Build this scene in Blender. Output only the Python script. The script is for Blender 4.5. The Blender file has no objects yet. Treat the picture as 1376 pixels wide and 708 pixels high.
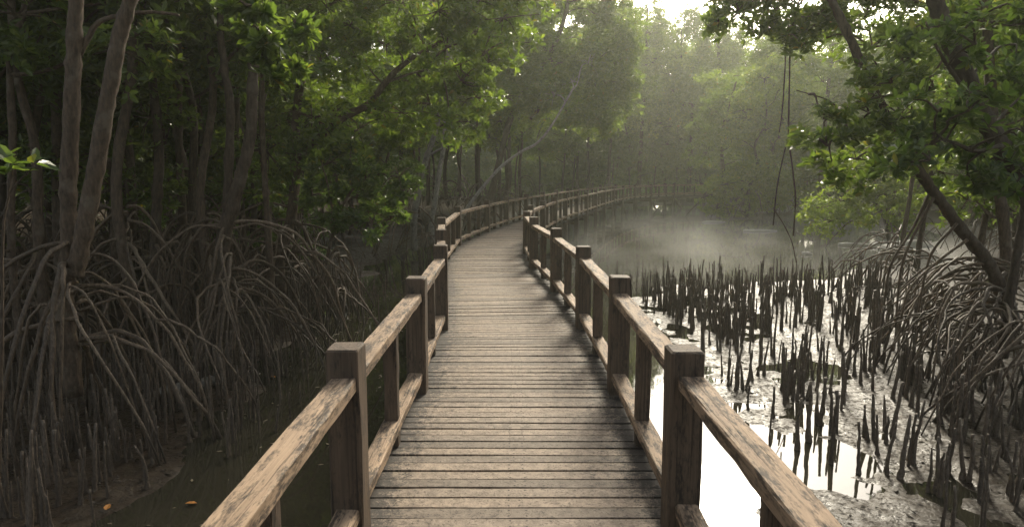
import bpy, math, random
import numpy as np
from mathutils import Vector, Matrix

SC = bpy.context.scene
COL = SC.collection
R = math.radians
RNG = np.random.default_rng(7)
DZ = 1.05                      # deck height above the water (water is z = 0)
CAMZ = DZ + 1.87
F = 900.0
TH = math.atan(122 / 900)

# ------------------------------------------------------------------ helpers
def P(px, py, d):
    """a photo pixel (1376 wide) as a point d metres ahead of the camera"""
    u = (px - 688) / F; v = (354 - py) / F
    r = np.array([u, math.cos(TH) + v * math.sin(TH), -math.sin(TH) + v * math.cos(TH)])
    return np.array([0, 0, CAMZ]) + r * (d / r[1])

def G(px, py, z=0.0):
    u = (px - 688) / F; v = (354 - py) / F
    r = np.array([u, math.cos(TH) + v * math.sin(TH), -math.sin(TH) + v * math.cos(TH)])
    return np.array([0, 0, CAMZ]) + r * ((z - CAMZ) / r[2])

def norm(a):
    a = np.asarray(a, float)
    return a / np.maximum(np.linalg.norm(a, axis=-1, keepdims=True), 1e-9)

class MB:
    """collects vertices and faces for one mesh"""
    def __init__(s):
        s.v = []; s.f = []; s.n = 0; s.a = []; s.hasa = False
    def add(s, verts, faces, attr=None):
        verts = np.asarray(verts, float)
        s.v.append(verts)
        for fs in faces:
            s.f.append(np.asarray(fs, np.int64) + s.n)
        if attr is None:
            attr = np.zeros((len(verts), 3))
        else:
            s.hasa = True
        s.a.append(np.asarray(attr, float))
        s.n += len(verts)
    def mesh(s, name, mat, smooth=False, shift=None):
        me = bpy.data.meshes.new(name)
        v = np.concatenate(s.v) if s.v else np.zeros((0, 3))
        if shift is not None: v = v - np.asarray(shift, float)
        me.vertices.add(len(v))
        me.vertices.foreach_set('co', v.astype(np.float32).ravel())
        tot = np.concatenate([np.full(len(f), f.shape[1], np.int32) for f in s.f])
        idx = np.concatenate([f.ravel() for f in s.f]).astype(np.int32)
        start = np.concatenate([[0], np.cumsum(tot)[:-1]]).astype(np.int32)
        me.loops.add(len(idx)); me.loops.foreach_set('vertex_index', idx)
        me.polygons.add(len(tot)); me.polygons.foreach_set('loop_start', start); me.polygons.foreach_set('loop_total', tot)
        me.polygons.foreach_set('use_smooth', np.full(len(tot), bool(smooth)))
        if s.hasa:
            at = me.attributes.new('gc', 'FLOAT_VECTOR', 'POINT')
            at.data.foreach_set('vector', np.concatenate(s.a).astype(np.float32).ravel())
        me.update(calc_edges=True); me.validate()
        me.materials.append(mat)
        return me

def link(name, me, parent=None):
    o = bpy.data.objects.new(name, me); COL.objects.link(o)
    if parent is not None:
        o.parent = parent
    return o

def tag(o, label=None, cat=None, group=None, kind=None):
    if label: o['label'] = label
    if cat: o['category'] = cat
    if group: o['group'] = group
    if kind: o['kind'] = kind
    return o

def empty(name, loc, label, cat, group=None, rz=0, sc=1):
    o = bpy.data.objects.new(name, None); COL.objects.link(o)
    o.location = loc; o.rotation_euler = (0, 0, rz); o.scale = (sc, sc, sc)
    return tag(o, label, cat, group)

def smooth_path(pts, n):
    """Catmull-Rom through pts, n samples"""
    p = np.asarray(pts, float)
    q = np.vstack([2 * p[0] - p[1], p, 2 * p[-1] - p[-2]])
    m = len(p) - 1
    t = np.linspace(0, m, n); i = np.minimum(t.astype(int), m - 1); u = (t - i)[:, None]
    a, b, c, d = q[i], q[i + 1], q[i + 2], q[i + 3]
    return 0.5 * (2 * b + (c - a) * u + (2 * a - 5 * b + 4 * c - d) * u ** 2 + (3 * b - a - 3 * c + d) * u ** 3)

def tube(mb, pts, rad, sides=8, rough=0.0, rng=RNG, cap=True):
    pts = np.asarray(pts, float); n = len(pts)
    rad = np.broadcast_to(np.asarray(rad, float), (n,))
    t = norm(np.gradient(pts, axis=0))
    ref = np.array([0.31, 0.95, 0.05]) if abs(t[:, 2]).mean() > 0.6 else np.array([0.05, 0.1, 1.0])
    u = norm(np.cross(t, ref)); w = np.cross(t, u)
    a = np.arange(sides) / sides * 2 * math.pi
    rr = rad[:, None] * (1 + rough * rng.normal(size=(n, sides)))
    v = pts[:, None] + rr[..., None] * (np.cos(a)[None, :, None] * u[:, None] + np.sin(a)[None, :, None] * w[:, None])
    v = v.reshape(-1, 3)
    i = np.arange(n - 1)[:, None] * sides; j = np.arange(sides)[None]; k = (j + 1) % sides
    q = np.stack([i + j, i + k, i + sides + k, i + sides + j], -1).reshape(-1, 4)
    fs = [q]
    if cap:
        fs.append(np.arange(sides)[None, ::-1].copy()); fs.append((np.arange(sides) + (n - 1) * sides)[None])
    mb.add(v, fs)

def beam(mb, p0, p1, w, h, up=(0, 0, 1), seg=None, cham=0.006, jit=0.0015, rng=RNG, off=None, v2=None):
    """a chamfered timber from p0 to p1: w across, h along up; stores grain coordinates"""
    p0 = np.asarray(p0, float); p1 = np.asarray(p1, float)
    L = np.linalg.norm(p1 - p0); t = (p1 - p0) / L
    up = np.asarray(up, float); up = norm(up - t * up.dot(t)); sd = np.cross(t, up)
    if seg is None: seg = max(1, int(L / 0.25))
    a, b, c = w / 2, h / 2, cham
    prof = np.array([(-a + c, -b), (a - c, -b), (a, -b + c), (a, b - c), (a - c, b), (-a + c, b), (-a, b - c), (-a, -b + c)])
    s = np.linspace(0, L, seg + 1)
    # the ends are chamfered too
    ss = np.concatenate([[0], [c], s[1:-1], [L - c], [L]]); sc = np.concatenate([[1 - c / max(a, b)], np.ones(seg + 1), [1 - c / max(a, b)]])
    n = len(ss)
    pr = prof[None] * sc[:, None, None] + rng.normal(scale=jit, size=(n, 8, 2))
    v = p0 + ss[:, None, None] * t + pr[..., :1] * sd + pr[..., 1:] * up
    i = np.arange(n - 1)[:, None] * 8; j = np.arange(8)[None]; k = (j + 1) % 8
    q = np.stack([i + j, i + k, i + 8 + k, i + 8 + j], -1).reshape(-1, 4)
    if off is None: off = rng.uniform(0, 300)
    at = np.empty((n, 8, 3)); at[..., 0] = ss[:, None] + off; at[..., 1] = pr[..., 0] + off * 0.37; at[..., 2] = pr[..., 1] if v2 is None else v2
    mb.add(v.reshape(-1, 3), [q, np.arange(8)[None, ::-1].copy(), (np.arange(8) + (n - 1) * 8)[None]], at.reshape(-1, 3))

def lattice_noise(x, y, cell, seed):
    g = np.random.default_rng(seed).random((257, 257))
    X = x / cell; Y = y / cell
    i = np.floor(X).astype(int); j = np.floor(Y).astype(int)
    u = X - i; v = Y - j; u = u * u * (3 - 2 * u); v = v * v * (3 - 2 * v)
    i %= 256; j %= 256
    return (g[i, j] * (1 - u) + g[i + 1, j] * u) * (1 - v) + (g[i, j + 1] * (1 - u) + g[i + 1, j + 1] * u) * v

# ------------------------------------------------------------------ materials
def nodes(name):
    m = bpy.data.materials.new(name); m.use_nodes = True
    nt = m.node_tree; b = nt.nodes['Principled BSDF']
    return m, nt, b

def N(nt, typ, **kw):
    n = nt.nodes.new(typ)
    for k, v in kw.items():
        if k.startswith('_'): setattr(n, k[1:], v)
        else: n.inputs[k.replace('#', ' ')].default_value = v
    return n

def ramp(nt, fac, stops):
    n = nt.nodes.new('ShaderNodeValToRGB'); e = n.color_ramp.elements
    while len(e) > 2: e.remove(e[-1])
    for i, (p, c) in enumerate(stops):
        el = e[i] if i < 2 else e.new(p)
        el.position = p; el.color = (*c, 1) if len(c) == 3 else c
    nt.links.new(fac, n.inputs['Fac'])
    return n.outputs['Color']

def g(v): return (v, v, v)

def math_n(nt, op, a, b=None):
    n = nt.nodes.new('ShaderNodeMath'); n.operation = op
    for i, x in enumerate((a, b)):
        if x is None: continue
        if isinstance(x, (int, float)): n.inputs[i].default_value = x
        else: nt.links.new(x, n.inputs[i])
    return n.outputs[0]

def mixc(nt, fac, a, b, blend='MIX'):
    n = nt.nodes.new('ShaderNodeMix'); n.data_type = 'RGBA'; n.blend_type = blend
    for s, x in ((n.inputs[0], fac), (n.inputs[6], a), (n.inputs[7], b)):
        if isinstance(x, (int, float)): s.default_value = x
        elif isinstance(x, tuple): s.default_value = (*x, 1)
        else: nt.links.new(x, s)
    return n.outputs[2]

def noise(nt, vec, scale, detail=4, rough=0.55):
    n = N(nt, 'ShaderNodeTexNoise', Scale=scale, Detail=detail, Roughness=rough)
    if vec is not None: nt.links.new(vec, n.inputs['Vector'])
    return n.outputs['Fac']

def mapped(nt, vec, scale):
    n = nt.nodes.new('ShaderNodeMapping'); n.inputs['Scale'].default_value = scale
    nt.links.new(vec, n.inputs['Vector'])
    return n.outputs['Vector']

def wood(name, lo, hi, stain, stain_lo, stain_hi, rough=0.75, bump=0.6, edge=False):
    """weathered timber; grain runs along gc.x; stain: black mould patches with a shape of their own"""
    m, nt, b = nodes(name); ln = nt.links.new
    at = N(nt, 'ShaderNodeAttribute', _attribute_name='gc')
    vec = at.outputs['Vector']
    fine = noise(nt, mapped(nt, vec, (2.2, 70, 70)), 1.0, 6, 0.65)
    mid = noise(nt, mapped(nt, vec, (0.9, 16, 16)), 1.0, 4, 0.6)
    col = ramp(nt, fine, [(0.28, lo), (0.72, hi)])
    col = mixc(nt, 0.55, col, ramp(nt, mid, [(0.3, tuple(x * 0.62 for x in hi)), (0.7, tuple(min(1, x * 1.12) for x in hi))]), 'MULTIPLY') if False else mixc(nt, 0.5, col, ramp(nt, mid, [(0.3, lo), (0.7, hi)]))
    # each timber has its own tone
    sx = nt.nodes.new('ShaderNodeSeparateXYZ'); ln(vec, sx.inputs[0])
    geo = nt.nodes.new('ShaderNodeNewGeometry')
    col = mixc(nt, 1.0, col, ramp(nt, geo.outputs['Random Per Island'], [(0, (0.66, 0.65, 0.63)), (0.5, (0.95, 0.93, 0.9)), (1, (1.16, 1.11, 1.04))]), 'MULTIPLY')
    # cracks
    cr = noise(nt, mapped(nt, vec, (1.3, 55, 55)), 1.0, 2, 0.5)
    crk = ramp(nt, cr, [(0.60, g(0)), (0.66, g(1))])
    col = mixc(nt, math_n(nt, 'MULTIPLY', crk, 0.5), col, tuple(x * 0.25 for x in lo))
    # mould / damp stains
    tc = nt.nodes.new('ShaderNodeTexCoord')
    s1 = noise(nt, mapped(nt, vec, (4.5, 20, 20)), 1.0, 6, 0.72)
    s2 = noise(nt, mapped(nt, vec, (28, 95, 95)), 1.0, 3, 0.6)
    s = math_n(nt, 'ADD', math_n(nt, 'MULTIPLY', s1, 0.68), math_n(nt, 'MULTIPLY', s2, 0.32))
    if edge:   # boards: mould sits mostly under the railings; gc.z holds distance from the deck's middle
        e = math_n(nt, 'MULTIPLY', math_n(nt, 'POWER', sx.outputs[2], 4.0), 0.50)
        w = noise(nt, tc.outputs['Object'], 1.5, 3, 0.6)
        s = math_n(nt, 'ADD', math_n(nt, 'ADD', s, e), math_n(nt, 'MULTIPLY', math_n(nt, 'SUBTRACT', w, 0.5), 0.22))
    sm = ramp(nt, s, [(stain_lo, g(0)), (stain_hi, g(1))])
    col = mixc(nt, math_n(nt, 'MULTIPLY', sm, 0.88), col, stain)
    if edge:   # rusty nail heads, two to a board end and two in the middle
        ny_ = math_n(nt, 'ABSOLUTE', math_n(nt, 'SUBTRACT', math_n(nt, 'ABSOLUTE', sx.outputs[1]), 0.030))
        nz_ = math_n(nt, 'MINIMUM', math_n(nt, 'ABSOLUTE', math_n(nt, 'SUBTRACT', sx.outputs[2], 0.05)), math_n(nt, 'ABSOLUTE', math_n(nt, 'SUBTRACT', sx.outputs[2], 0.70)))
        nd = math_n(nt, 'LESS_THAN', math_n(nt, 'ADD', ny_, nz_), 0.008)
        col = mixc(nt, math_n(nt, 'MULTIPLY', nd, 0.85), col, (0.02, 0.013, 0.009))
    ln(col, b.inputs['Base Color'])
    b.inputs['Roughness'].default_value = rough
    b.inputs['Specular IOR Level'].default_value = 0.3
    h = math_n(nt, 'SUBTRACT', math_n(nt, 'ADD', fine, math_n(nt, 'MULTIPLY', mid, 0.6)), math_n(nt, 'MULTIPLY', crk, 0.8))
    bp = N(nt, 'ShaderNodeBump', Strength=bump, Distance=0.004)
    ln(h, bp.inputs['Height']); ln(bp.outputs[0], b.inputs['Normal'])
    return m

M_DECK = wood('weathered_boards', (0.085, 0.064, 0.048), (0.35, 0.282, 0.215), (0.022, 0.018, 0.015), 0.55, 0.70, bump=0.5, edge=True)
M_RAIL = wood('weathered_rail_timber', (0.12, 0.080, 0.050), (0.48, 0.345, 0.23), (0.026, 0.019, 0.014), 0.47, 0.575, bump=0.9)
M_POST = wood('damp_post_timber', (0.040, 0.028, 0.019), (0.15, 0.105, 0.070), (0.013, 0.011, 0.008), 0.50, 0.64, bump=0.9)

def bark(name, lo, hi, blotch, scale=1.0, rough=0.8, tide=False):
    m, nt, b = nodes(name); ln = nt.links.new
    tc = nt.nodes.new('ShaderNodeTexCoord'); oi = nt.nodes.new('ShaderNodeObjectInfo')
    v = tc.outputs['Object']
    a = noise(nt, mapped(nt, v, (30 * scale, 30 * scale, 9 * scale)), 1.0, 6, 0.65)
    p = noise(nt, v, 4.5 * scale, 4, 0.6)
    col = ramp(nt, a, [(0.3, lo), (0.7, hi)])
    col = mixc(nt, ramp(nt, p, [(0.54, g(0)), (0.66, g(0.75))]), col, blotch)
    col = mixc(nt, 1.0, col, ramp(nt, oi.outputs['Random'], [(0, g(0.7)), (1, g(1.25))]), 'MULTIPLY')
    if tide:   # caked with dark mud up to an uneven high-water line
        geo = nt.nodes.new('ShaderNodeNewGeometry'); sx = nt.nodes.new('ShaderNodeSeparateXYZ'); ln(geo.outputs['Position'], sx.inputs[0])
        z = math_n(nt, 'ADD', sx.outputs[2], math_n(nt, 'MULTIPLY', math_n(nt, 'SUBTRACT', noise(nt, geo.outputs['Position'], 2.0, 4), 0.5), 0.5))
        col = mixc(nt, ramp(nt, z, [(0.22, g(0.75)), (0.40, g(0))]), col, (0.030, 0.023, 0.016))
    ln(col, b.inputs['Base Color']); b.inputs['Roughness'].default_value = rough
    b.inputs['Specular IOR Level'].default_value = 0.35
    bp = N(nt, 'ShaderNodeBump', Strength=0.9, Distance=0.02)
    ln(math_n(nt, 'ADD', a, p), bp.inputs['Height']); ln(bp.outputs[0], b.inputs['Normal'])
    return m

M_BARK = bark('mangrove_bark', (0.030, 0.020, 0.012), (0.118, 0.080, 0.050), (0.125, 0.098, 0.068))
M_PALE = bark('pale_bark', (0.16, 0.14, 0.11), (0.40, 0.36, 0.30), (0.10, 0.085, 0.065))
M_ROOT = bark('prop_root_bark', (0.045, 0.029, 0.017), (0.185, 0.130, 0.082), (0.080, 0.058, 0.034), 1.5, 0.55, tide=True)
M_SPIKE = bark('breathing_root_bark', (0.045, 0.033, 0.022), (0.18, 0.135, 0.095), (0.10, 0.078, 0.053), 2.0, 0.6)

def leafmat(name, c0, c1, c2, trans):
    m, nt, b = nodes(name); ln = nt.links.new
    geo = nt.nodes.new('ShaderNodeNewGeometry'); oi = nt.nodes.new('ShaderNodeObjectInfo')
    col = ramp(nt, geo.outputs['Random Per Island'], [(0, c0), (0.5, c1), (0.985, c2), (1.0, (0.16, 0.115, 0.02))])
    col = mixc(nt, 1.0, col, ramp(nt, oi.outputs['Random'], [(0, (0.8, 0.85, 0.85)), (1, (1.2, 1.12, 1.0))]), 'MULTIPLY')
    ln(col, b.inputs['Base Color']); b.inputs['Roughness'].default_value = 0.32
    b.inputs['Specular IOR Level'].default_value = 0.5
    tr = nt.nodes.new('ShaderNodeBsdfTranslucent')
    ln(mixc(nt, 1.0, col, trans, 'MULTIPLY'), tr.inputs['Color'])
    ms = N(nt, 'ShaderNodeMixShader', Fac=0.5)
    ln(b.outputs[0], ms.inputs[1]); ln(tr.outputs[0], ms.inputs[2])
    ln(ms.outputs[0], nt.nodes['Material Output'].inputs['Surface'])
    return m

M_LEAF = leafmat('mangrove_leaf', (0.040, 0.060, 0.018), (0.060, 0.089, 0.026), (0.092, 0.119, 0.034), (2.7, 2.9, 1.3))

M_LEAF_SUNLIT = leafmat('sunlit_leaf', (0.068, 0.100, 0.024), (0.100, 0.142, 0.033), (0.135, 0.170, 0.042), (2.5, 2.6, 1.1))  # brighter leaf copy: the sunlight on centre and far crowns is put into its colour
# mud
def mud_mat():
    m, nt, b = nodes('mud'); ln = nt.links.new
    geo = nt.nodes.new('ShaderNodeNewGeometry'); v = geo.outputs['Position']
    big = noise(nt, v, 0.8, 4); fin = noise(nt, v, 14, 6, 0.65); lit = noise(nt, v, 5.5, 5, 0.7)
    col = ramp(nt, lit, [(0.3, (0.020, 0.014, 0.009)), (0.55, (0.043, 0.029, 0.016)), (0.8, (0.070, 0.052, 0.034))])
    deb = ramp(nt, noise(nt, v, 22, 4, 0.7), [(0.54, g(0)), (0.60, g(1))])
    col = mixc(nt, math_n(nt, 'MULTIPLY', deb, 0.75), col, (0.014, 0.011, 0.008))
    ln(col, b.inputs['Base Color'])
    rr = ramp(nt, math_n(nt, 'ADD', math_n(nt, 'MULTIPLY', lit, 0.6), math_n(nt, 'MULTIPLY', fin, 0.4)), [(0.38, g(0.20)), (0.60, g(0.70))])
    ln(rr, b.inputs['Roughness']); b.inputs['Specular IOR Level'].default_value = 0.6
    sx = nt.nodes.new('ShaderNodeSeparateXYZ'); ln(v, sx.inputs[0])
    mr = nt.nodes.new('ShaderNodeMapRange'); mr.inputs[1].default_value = 0.10; mr.inputs[2].default_value = 0.22; ln(sx.outputs[2], mr.inputs[0])
    lv = ramp(nt, noise(nt, v, 9, 5, 0.7), [(0.35, (0.016, 0.011, 0.007)), (0.6, (0.042, 0.029, 0.018)), (0.75, (0.08, 0.055, 0.03))])
    ln(mixc(nt, mr.outputs[0], col, lv), b.inputs['Base Color'])
    rr = mixc(nt, math_n(nt, 'MULTIPLY', deb, 0.8), rr, (0.9, 0.9, 0.9))
    ln(mixc(nt, mr.outputs[0], rr, (0.95, 0.95, 0.95)), b.inputs['Roughness'])
    ln(math_n(nt, 'SUBTRACT', 0.25, math_n(nt, 'MULTIPLY', mr.outputs[0], 0.22)), b.inputs['Specular IOR Level'])
    bp = N(nt, 'ShaderNodeBump', Strength=0.8, Distance=0.03)
    ln(math_n(nt, 'ADD', math_n(nt, 'MULTIPLY', lit, 1.0), math_n(nt, 'MULTIPLY', fin, 0.5)), bp.inputs['Height']); ln(bp.outputs[0], b.inputs['Normal'])
    return m
M_MUD = mud_mat()

def water_mat():
    m, nt, b = nodes('still_water'); ln = nt.links.new
    geo = nt.nodes.new('ShaderNodeNewGeometry'); v = geo.outputs['Position']
    col = ramp(nt, noise(nt, v, 0.5, 4), [(0.35, (0.020, 0.019, 0.012)), (0.65, (0.036, 0.032, 0.021))])
    ln(col, b.inputs['Base Color']); b.inputs['IOR'].default_value = 1.333
    b.inputs['Roughness'].default_value = 0.03
    bp = N(nt, 'ShaderNodeBump', Strength=0.06, Distance=0.02)
    ln(math_n(nt, 'ADD', noise(nt, v, 1.6, 2), math_n(nt, 'MULTIPLY', noise(nt, v, 9, 2), 0.12)), bp.inputs['Height']); ln(bp.outputs[0], b.inputs['Normal'])
    return m
M_WATER = water_mat()

def plain(name, c, rough=0.6):
    m, nt, b = nodes(name)
    v = nt.nodes.new('ShaderNodeTexCoord').outputs['Object']
    col = ramp(nt, noise(nt, v, 30, 4), [(0.3, tuple(x * 0.6 for x in c)), (0.7, c)])
    nt.links.new(col, b.inputs['Base Color']); b.inputs['Roughness'].default_value = rough
    return m
M_DRIFT = bark('driftwood', (0.11, 0.10, 0.08), (0.30, 0.27, 0.22), (0.06, 0.05, 0.04), 1.2)
M_FALLEN = plain('fallen_leaf_orange', (0.55, 0.22, 0.03))
M_FOAM = plain('pale_mud_mound', (0.45, 0.43, 0.38))

# ------------------------------------------------------------------ camera, light, air
cam = bpy.data.cameras.new('camera'); co = bpy.data.objects.new('camera', cam); COL.objects.link(co)
cam.sensor_width = 36; cam.lens = 36 * F / 1376; cam.clip_end = 2000; cam.clip_start = 0.05
co.location = (0, 0, CAMZ); co.rotation_euler = (math.pi / 2 - TH, 0, 0)
SC.camera = co

SUN_EL, SUN_AZ = R(31), R(16)         # azimuth measured from +Y towards +X
sd = Vector((math.sin(SUN_AZ) * math.cos(SUN_EL), math.cos(SUN_AZ) * math.cos(SUN_EL), math.sin(SUN_EL)))
sl = bpy.data.lights.new('sun', 'SUN'); so = bpy.data.objects.new('sun', sl); COL.objects.link(so)
sl.energy = 2.7; sl.angle = R(15); sl.color = (1.0, 0.92, 0.76)
so.rotation_euler = sd.to_track_quat('Z', 'Y').to_euler()
so.location = (0, 0, 60)

w = bpy.data.worlds.new('World'); SC.world = w; w.use_nodes = True
nt = w.node_tree; bg = nt.nodes['Background']
sky = nt.nodes.new('ShaderNodeTexSky'); sky.sky_type = 'NISHITA'; sky.sun_disc = False
sky.sun_elevation = SUN_EL; sky.sun_rotation = SUN_AZ
sky.air_density = 1.0; sky.dust_density = 5.0; sky.ozone_density = 1.0
hs = nt.nodes.new('ShaderNodeHueSaturation'); hs.inputs['Saturation'].default_value = 0.55      # a whitish morning sky
nt.links.new(sky.outputs[0], hs.inputs['Color']); nt.links.new(hs.outputs[0], bg.inputs[0]); bg.inputs[1].default_value = 0.14
SC.view_settings.view_transform = 'Standard'; SC.view_settings.look = 'None'
SC.view_settings.use_white_balance = True; SC.view_settings.white_balance_temperature = 6680; SC.view_settings.white_balance_tint = 8
SC.view_settings.exposure = 0.88; SC.view_settings.gamma = 1.0
SC.cycles.use_denoising = True
SC.cycles.max_bounces = 8; SC.cycles.volume_bounces = 1; SC.cycles.transparent_max_bounces = 8
SC.cycles.sample_clamp_indirect = 6.0

# ------------------------------------------------------------------ ground and water
POND = np.array([(-3.2, -14), (-3.2, 5), (-3.5, 8), (-4.1, 11), (-4.3, 16), (-4.4, 22), (-3.0, 29), (-1.2, 35), (1.2, 41), (3.6, 46.5), (6.5, 52), (9.5, 56.5), (14, 60), (22, 61.5), (32, 62),
                 (32, 55), (20, 51), (14, 48), (12.3, 44.5), (13.5, 41.5), (18.5, 40), (21, 34), (18, 28.5), (15, 26), (12, 21.5), (8.6, 18.3), (3.6, 17), (2.6, 14), (2.9, 10), (3.0, 7), (2.4, 4), (2.3, -14)])

def pond_dist(x, y):
    """signed distance to the water's edge: positive on land"""
    d = np.full(x.shape, 1e9); inside = np.zeros(x.shape, bool)
    n = len(POND)
    for i in range(n):
        a = POND[i]; b = POND[(i + 1) % n]; e = b - a
        t = np.clip(((x - a[0]) * e[0] + (y - a[1]) * e[1]) / (e @ e), 0, 1)
        d = np.minimum(d, np.hypot(x - a[0] - t * e[0], y - a[1] - t * e[1]))
        c = (a[1] > y) != (b[1] > y)
        inside ^= c & (x < a[0] + (y - a[1]) * e[0] / (e[1] if e[1] else 1e-9))
    return np.where(inside, -d, d)

def height(x, y):
    x = np.asarray(x, float); y = np.asarray(y, float)
    xo, yo = x + 1000, y + 1000
    d = pond_dist(x, y) + 0.9 * (lattice_noise(xo, yo, 1.3, 1) - 0.5) + 0.35 * (lattice_noise(xo, yo, 0.4, 2) - 0.5)
    nz = (lattice_noise(xo, yo, 1.1, 3) - 0.5) * 0.075 + (lattice_noise(xo, yo, 0.33, 4) - 0.5) * 0.04 + (lattice_noise(xo, yo, 0.13, 5) - 0.5) * 0.016
    bank = np.where(d > 0, 0.30 * (1 - np.exp(-np.maximum(d, 0) / 5.0)) + 0.012, np.maximum(-0.8, d * 0.18))
    flat = np.clip((x - 1.4) / 1.0, 0, 1) * np.clip((19 - y) / 2.0, 0, 1)
    fl = np.where(d > 0, -0.006 + 0.014 * np.minimum(d, 3) + 0.10 * np.clip((x - 6.0) / 4, 0, 1), np.maximum(-0.4, d * 0.06))
    h = bank * (1 - flat) + fl * flat
    return h + nz * np.clip((d + 2.0) / 2.0, 0.15, 1)

def axis(lo, hi, step, far, k=1.14):
    a = list(np.arange(lo, hi, step)); s = step
    while a[-1] < far[1]: s *= k; a.append(a[-1] + s)
    s = step
    while a[0] > far[0]: s *= k; a.insert(0, a[0] - s)
    return np.array(a)
gx = axis(-7, 8, 0.075, (-420, 420)); gy = axis(3.0, 19, 0.085, (-120, 620), 1.10)
X, Y = np.meshgrid(gx, gy, indexing='ij')
Z = height(X, Y)
mb = MB(); nx, ny = X.shape
i = np.arange(nx - 1)[:, None] * ny; j = np.arange(ny - 1)[None]
mb.add(np.stack([X, Y, Z], -1).reshape(-1, 3), [np.stack([i + j, i + ny + j, i + ny + j + 1, i + j + 1], -1).reshape(-1, 4)])
tag(link('mud_ground', mb.mesh('mud_ground', M_MUD, True)), kind='structure')
mb = MB(); mb.add([(-40, -30, 0), (60, -30, 0), (60, 75, 0), (-40, 75, 0)], [[(0, 1, 2, 3)]])
tag(link('water', mb.mesh('water', M_WATER)), kind='structure')

def gz(x, y): return float(height(np.array([x]), np.array([y]))[0])

# ------------------------------------------------------------------ boardwalk
CL = [(.03, -6), (.03, -2), (.03, 1), (.03, 4), (.03, 7.4), (-.19, 10.3), (-.48, 13.1), (-.57, 15.6), (-.42, 18), (.05, 20.8), (.65, 24), (1.25, 26.6), (1.98, 29.3), (3.05, 33.3),
      (4.15, 37.3), (5.35, 41.5), (6.8, 45.9), (8.7, 50.2), (10.9, 53.5), (13.4, 55.9), (16.5, 57.6), (20, 58.6), (25, 59.2)]
cl = smooth_path(CL, 4000)
ds = np.concatenate([[0], np.cumsum(np.linalg.norm(np.diff(cl, axis=0), axis=1))])
def at_s(s):
    p = np.array([np.interp(s, ds, cl[:, 0]), np.interp(s, ds, cl[:, 1])])
    q = np.array([np.interp(s + .3, ds, cl[:, 0]), np.interp(s + .3, ds, cl[:, 1])]) - np.array([np.interp(s - .3, ds, cl[:, 0]), np.interp(s - .3, ds, cl[:, 1])])
    t = q / np.linalg.norm(q)
    return p, t, np.array([t[1], -t[0]])
def s_of_y(y): return float(np.interp(y, cl[:, 1], ds))
SMAX = s_of_y(58.9)

bw = empty('boardwalk', (0, 0, 0), 'weathered timber boardwalk with post and rail sides curving away over the water', 'boardwalk')
rng = np.random.default_rng(11)
mb = MB(); s = s_of_y(-2.2)
while s < SMAX:
    wd = 0.103 + rng.normal() * 0.004; p, t, r = at_s(s)
    half = 0.985 if s < s_of_y(9) else 0.95
    a = -half + rng.normal() * 0.022; b = half + rng.normal() * 0.022
    zz = DZ - 0.0175 + rng.normal() * 0.0022
    tilt = rng.normal() * 0.004
    p0 = np.array([*(p + r * a + t * tilt), zz]); p1 = np.array([*(p + r * b - t * tilt), zz + rng.normal() * 0.002])
    n0 = len(mb.a)
    beam(mb, p0, p1, wd, 0.035, seg=8, cham=0.0025, jit=0.0008, rng=rng)
    # gc.z carries how far out on the board a point lies
    vv = mb.v[-1]; loc = (vv[:, :2] - p) @ r
    mb.a[n0][:, 2] = np.abs(loc); mb.a[n0][:, 1] = (vv[:, :2] - p) @ t
    s += 0.1165 + rng.normal() * 0.003
link('deck', mb.mesh('deck', M_DECK), bw)

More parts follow.
